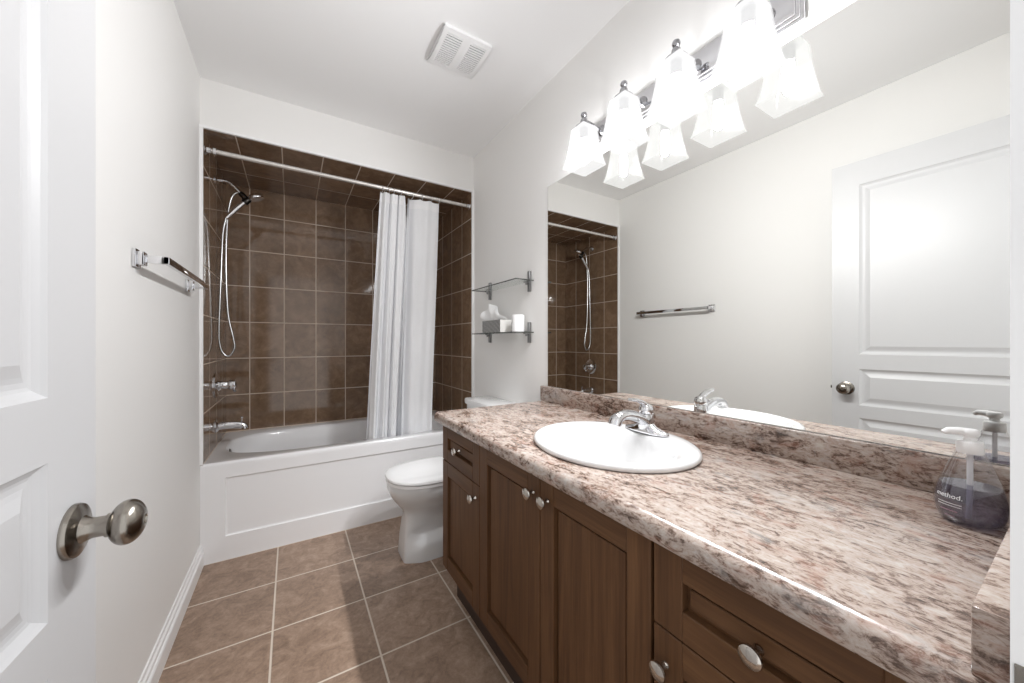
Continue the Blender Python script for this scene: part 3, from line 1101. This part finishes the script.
def fz(y, drop=0.0):
    q = (y - fyc) / ((fy1 - fy0) / 2)
    return H - 0.012 - 0.011 * (1 - q * q) + drop


def strip(m, x0, x1, y0, y1, n=10, thick=0.003):
    lo, hi = [], []
    rings = []
    for i in range(n + 1):
        y = y0 + (y1 - y0) * i / n
        z = fz(y)
        rings.append([(x0, y, z), (x1, y, z), (x1, y, z + thick), (x0, y, z + thick)])
    m.loft(rings)


m = MB()
strip(m, fx0, fx0 + 0.022, fy0, fy1, 24)
strip(m, fx1 - 0.022, fx1, fy0, fy1, 24)
strip(m, fxc - 0.018, fxc + 0.018, fy0, fy1, 24)
for xa, xb in ((fx0 + 0.022, fxc - 0.018), (fxc + 0.018, fx1 - 0.022)):
    strip(m, xa, xb, fy0, fy0 + 0.022, 6)
    strip(m, xa, xb, fy1 - 0.022, fy1, 6)
for xs in (fx0, fx1 - 0.003):
    rings = []
    for i in range(25):
        y = fy0 + (fy1 - fy0) * i / 24
        rings.append([(xs, y, fz(y)), (xs + 0.003, y, fz(y)), (xs + 0.003, y, H - 0.005), (xs, y, H - 0.005)])
    m.loft(rings)
m.box(fx0 + 0.004, fx1 - 0.004, fy0 + 0.001, fy0 + 0.004, H - 0.013, H)
m.box(fx0 + 0.004, fx1 - 0.004, fy1 - 0.004, fy1 - 0.001, H - 0.013, H)
m.build('fan_cover', M['white_plastic'], fan, 30)
for xa, xb in ((fx0 + 0.022, fxc - 0.018), (fxc + 0.018, fx1 - 0.022)):
    m = MB()
    ns = 15
    yy0, yy1 = fy0 + 0.022, fy1 - 0.022
    for i in range(ns):
        y = yy0 + (yy1 - yy0) * (i + 0.5) / ns
        strip(m, xa - 0.001, xb + 0.001, y - 0.0034, y + 0.0034, 1, 0.003)
    m.build('grille', M['white_plastic'], fan, 30)
MB().box(fx0 + 0.012, fx1 - 0.012, fy0 + 0.012, fy1 - 0.012, H - 0.010, H - 0.0005, 0).build('fan_housing', M['fan_inside'], fan, 0)

# ------------------------------------------------------------------ towel bar on the left wall
TB0, TB1, TZ = 1.462, 2.066, 1.362
tw = thing('towel_bar', 'square chrome towel bar on the left wall', 'towel bar', (XL, 1.76, TZ))
for y in (TB0, TB1):
    m = MB()
    m.box(XL + 0.0005, XL + 0.009, y - 0.022, y + 0.022, TZ - 0.026, TZ + 0.026, 0.0015, 2)
    m.box(XL + 0.009, XL + 0.024, y - 0.016, y + 0.016, TZ - 0.019, TZ + 0.019, 0.001, 2)
    m.box(XL + 0.024, XL + 0.076, y - 0.007, y + 0.007, TZ - 0.011, TZ + 0.011, 0.001, 2)
    m.build('bracket', M['chrome'], tw, 30)
MB().box(XL + 0.064, XL + 0.077, TB0 - 0.007, TB1 + 0.007, TZ - 0.0105, TZ + 0.0105, 0.001, 2).build('bar', M['chrome'], tw, 30)

# ------------------------------------------------------------------ glass shelves over the toilet
SH0, SH1, SHX = 1.580, 2.113, 0.993


def make_shelf(label, z):
    s_ = thing('glass_shelf', label, 'shelf', (1.1, 1.85, z), 'glass shelves over the toilet')
    m = MB()
    m.box(SHX, XR - 0.006, SH0, SH1, z - 0.003, z + 0.003, 0, 1, 0)
    for f_ in m.bm.faces:
        if abs(f_.normal.z) < 0.5 and f_.normal.x < 0.5:
            f_.material_index = 1
    m.build('glass_plate', [M['glass'], M['glass_edge']], s_, 0)
    for y in (1.622, 2.078):
        b = MB()
        b.box(XR - 0.013, XR - 0.0005, y - 0.010, y + 0.010, z - 0.056, z + 0.056, 0.001, 2)
        b.box(XR - 0.040, XR - 0.0120, y - 0.010, y + 0.010, z - 0.0080, z - 0.0032, 0.0008, 1)
        b.box(XR - 0.034, XR - 0.0120, y - 0.010, y + 0.010, z + 0.0032, z + 0.0080, 0.0008, 1)
        b.lathe([(0.005, -0.012), (0.006, -0.010), (0.006, 0.0)], (XR - 0.026, y, z - 0.0080), (0, 0, 1), 12)
        b.build('bracket', M['shelf_steel'], s_, 30)
    return s_


make_shelf('upper glass shelf over the toilet, empty, on metal brackets', 1.448)
make_shelf('lower glass shelf over the toilet, holding tissue box and white roll', 1.169)
ZSH = 1.1725

bx = thing('tissue_box', 'grey striped tissue box with a tissue pulled up, on the lower glass shelf', 'tissue box', (1.05, 1.86, ZSH))
m = MB()
m.box(0.998, 1.096, 1.752, 1.972, ZSH, ZSH + 0.071, 0.0005, 1)
m.build('box', M['stripes'], bx, 20)
m = MB()
m.loft([ell(1.05, 1.862, ZSH + 0.0712, 0.028, 0.070, 32), ell(1.05, 1.862, ZSH + 0.0722, 0.028, 0.070, 32), ell(1.05, 1.862, ZSH + 0.0722, 0.024, 0.066, 32)], True, True)
m.build('opening', M['rubber'], bx)
m = MB()
NU, NV = 48, 16
outline = spline([(1.05, 1.768, 1.246), (1.045, 1.800, 1.276), (1.035, 1.865, 1.320), (1.03, 1.912, 1.346), (1.02, 1.950, 1.340), (1.015, 1.974, 1.305), (1.01, 1.992, 1.262)], 8)
vs = []
for i in range(NU + 1):
    u = i / NU
    top = outline[i]
    base = Vector((1.05, 1.80 + 0.125 * u, ZSH + 0.0725))
    row = []
    for j in range(NV + 1):
        v = j / NV
        p = base.lerp(top, v)
        p.x += 0.013 * math.sin(u * 17 + 1.5 * v) * (0.25 + 0.75 * v) + 0.008 * math.sin(u * 7 + 4 * v)
        p.x -= 0.020 * math.sin(PI * v) * math.sin(PI * u)
        p.z += 0.004 * math.sin(u * 23) * v
        row.append(m.bm.verts.new(p))
    vs.append(row)
for i in range(NU):
    for j in range(NV):
        m.bm.faces.new((vs[i][j], vs[i + 1][j], vs[i + 1][j + 1], vs[i][j + 1]))
m.build('tissue', M['tissue'], bx, 50)

rl = thing('toilet_roll', 'white paper roll standing on the near end of the lower glass shelf', 'paper roll', (1.06, 1.662, ZSH))
m = MB()
m.lathe([(0.0175, 0.0), (0.0325, 0.0), (0.0345, 0.002), (0.0345, 0.091), (0.0325, 0.093), (0.0175, 0.093)], (1.060, 1.662, ZSH), (0, 0, 1), 36, cap=False)
m.build('paper', M['paper'], rl)
m = MB()
m.lathe([(0.0174, 0.0005), (0.0174, 0.0925), (0.0164, 0.0925), (0.0164, 0.0005), (0.0174, 0.0005)], (1.060, 1.662, ZSH), (0, 0, 1), 28, cap=False)
m.build('core', M['card'], rl)

# ------------------------------------------------------------------ soap bottle
BX, BY, BZ = 0.970, 0.1110, CZ + 0.0008
so = thing('soap_bottle', 'clear pump soap bottle half full of violet liquid on the countertop', 'soap bottle', (BX, BY, BZ))
BP = [(0.030, 0.0), (0.040, 0.001), (0.0470, 0.006), (0.0525, 0.016), (0.0550, 0.028), (0.0545, 0.040), (0.0510, 0.054), (0.0450, 0.070), (0.0370, 0.088), (0.0290, 0.104), (0.0225, 0.115), (0.0190, 0.119), (0.0185, 0.125)]


BP = [(r * 0.735, h) for r, h in BP]


def brad(h):
    for (r0, h0), (r1, h1) in zip(BP, BP[1:]):
        if h0 <= h <= h1:
            return r0 + (r1 - r0) * (h - h0) / (h1 - h0)
    return BP[-1][0]


m = MB()
m.lathe(BP, (BX, BY, BZ), (0, 0, 1), 48, cap=True)
m.build('bottle_shell', M['bottle'], so, 50)
m = MB()
LH = 0.063
lp = [(r - 0.0016, h) for r, h in BP if 0.001 <= h < LH] + [(brad(LH) - 0.0016, LH)]
lp[0] = (lp[0][0], 0.0025)
m.lathe(lp, (BX, BY, BZ), (0, 0, 1), 48, cap=True)
m.build('liquid_soap', M['liquid'], so, 50)
m = MB()
m.tube([(BX, BY, BZ + 0.119), (BX - 0.001, BY, BZ + 0.06), (BX - 0.003, BY + 0.001, BZ + 0.006)], 0.0036, 12)
m.build('dip_tube', M['dip_tube'], so, 50)
m = MB()
m.lathe([(0.0145, 0.116), (0.0152, 0.117), (0.0152, 0.133), (0.0140, 0.136), (0.0075, 0.137), (0.0070, 0.143), (0.0095, 0.145), (0.0110, 0.148), (0.0110, 0.153), (0.0090, 0.156), (0.002, 0.157)], (BX, BY, BZ), (0, 0, 1), 32)
dvec = Vector((-0.45, 0.89, 0)).normalized()
pp = [Vector((BX, BY, BZ + 0.150)), Vector((BX, BY, BZ + 0.1515)) + dvec * 0.013, Vector((BX, BY, BZ + 0.151)) + dvec * 0.025, Vector((BX, BY, BZ + 0.147)) + dvec * 0.031]
m.tube(pp, [0.0075, 0.0068, 0.0056, 0.0040], 14)
m.build('pump', M['white_plastic'], so, 40)


def wrapped_text(body, size, h_mid, ang, mat):
    """lettering laid round the bottle's own surface"""
    cu = bpy.data.curves.new('lettering', 'FONT')
    cu.body = body
    cu.size = size
    cu.align_x = 'CENTER'
    cu.resolution_u = 3
    to = bpy.data.objects.new('lettering', cu)
    COL.objects.link(to)
    bpy.context.view_layer.update()
    me = bpy.data.meshes.new_from_object(to.evaluated_get(bpy.context.evaluated_depsgraph_get()))
    bpy.data.objects.remove(to)
    b = bmesh.new()
    b.from_mesh(me)
    bmesh.ops.subdivide_edges(b, edges=[e_ for e_ in b.edges if e_.calc_length() > size * 0.15], cuts=2)
    for v in b.verts:
        h = h_mid + v.co.y
        r = brad(h) + 0.0007
        a = ang + v.co.x / brad(h_mid)
        v.co = Vector((BX + r * math.cos(a), BY + r * math.sin(a), BZ + h))
    k = MB()
    k._merge(b)
    return k.build('lettering', mat, so, 0)


def wrapped_bar(h, a0, a1, th, mat, m):
    rings = []
    n = 12
    for i in range(n + 1):
        a = a0 + (a1 - a0) * i / n
        rings.append([Vector((BX + (brad(q) + 0.0006) * math.cos(a), BY + (brad(q) + 0.0006) * math.sin(a), BZ + q)) for q in (h - th / 2, h + th / 2)])
    m.loft(rings, False, False, closed=False)


FACE = math.atan2(-BY, -BX)          # towards the camera
A = FACE - R(36)
wrapped_text('method.', 0.0105, 0.043, A, M['print_white'])
m = MB()
wrapped_bar(0.0345, A - 0.35, A + 0.42, 0.0008, None, m)
wrapped_bar(0.0305, A - 0.35, A + 0.42, 0.0008, None, m)
m.build('label_line', M['print_white'], so, 0)
m = MB()
wrapped_bar(0.0225, A - 0.25, A + 0.30, 0.0012, None, m)
wrapped_bar(0.0135, A - 0.15, A + 0.20, 0.0010, None, m)
m.build('label_line', M['print_pink'], so, 0)
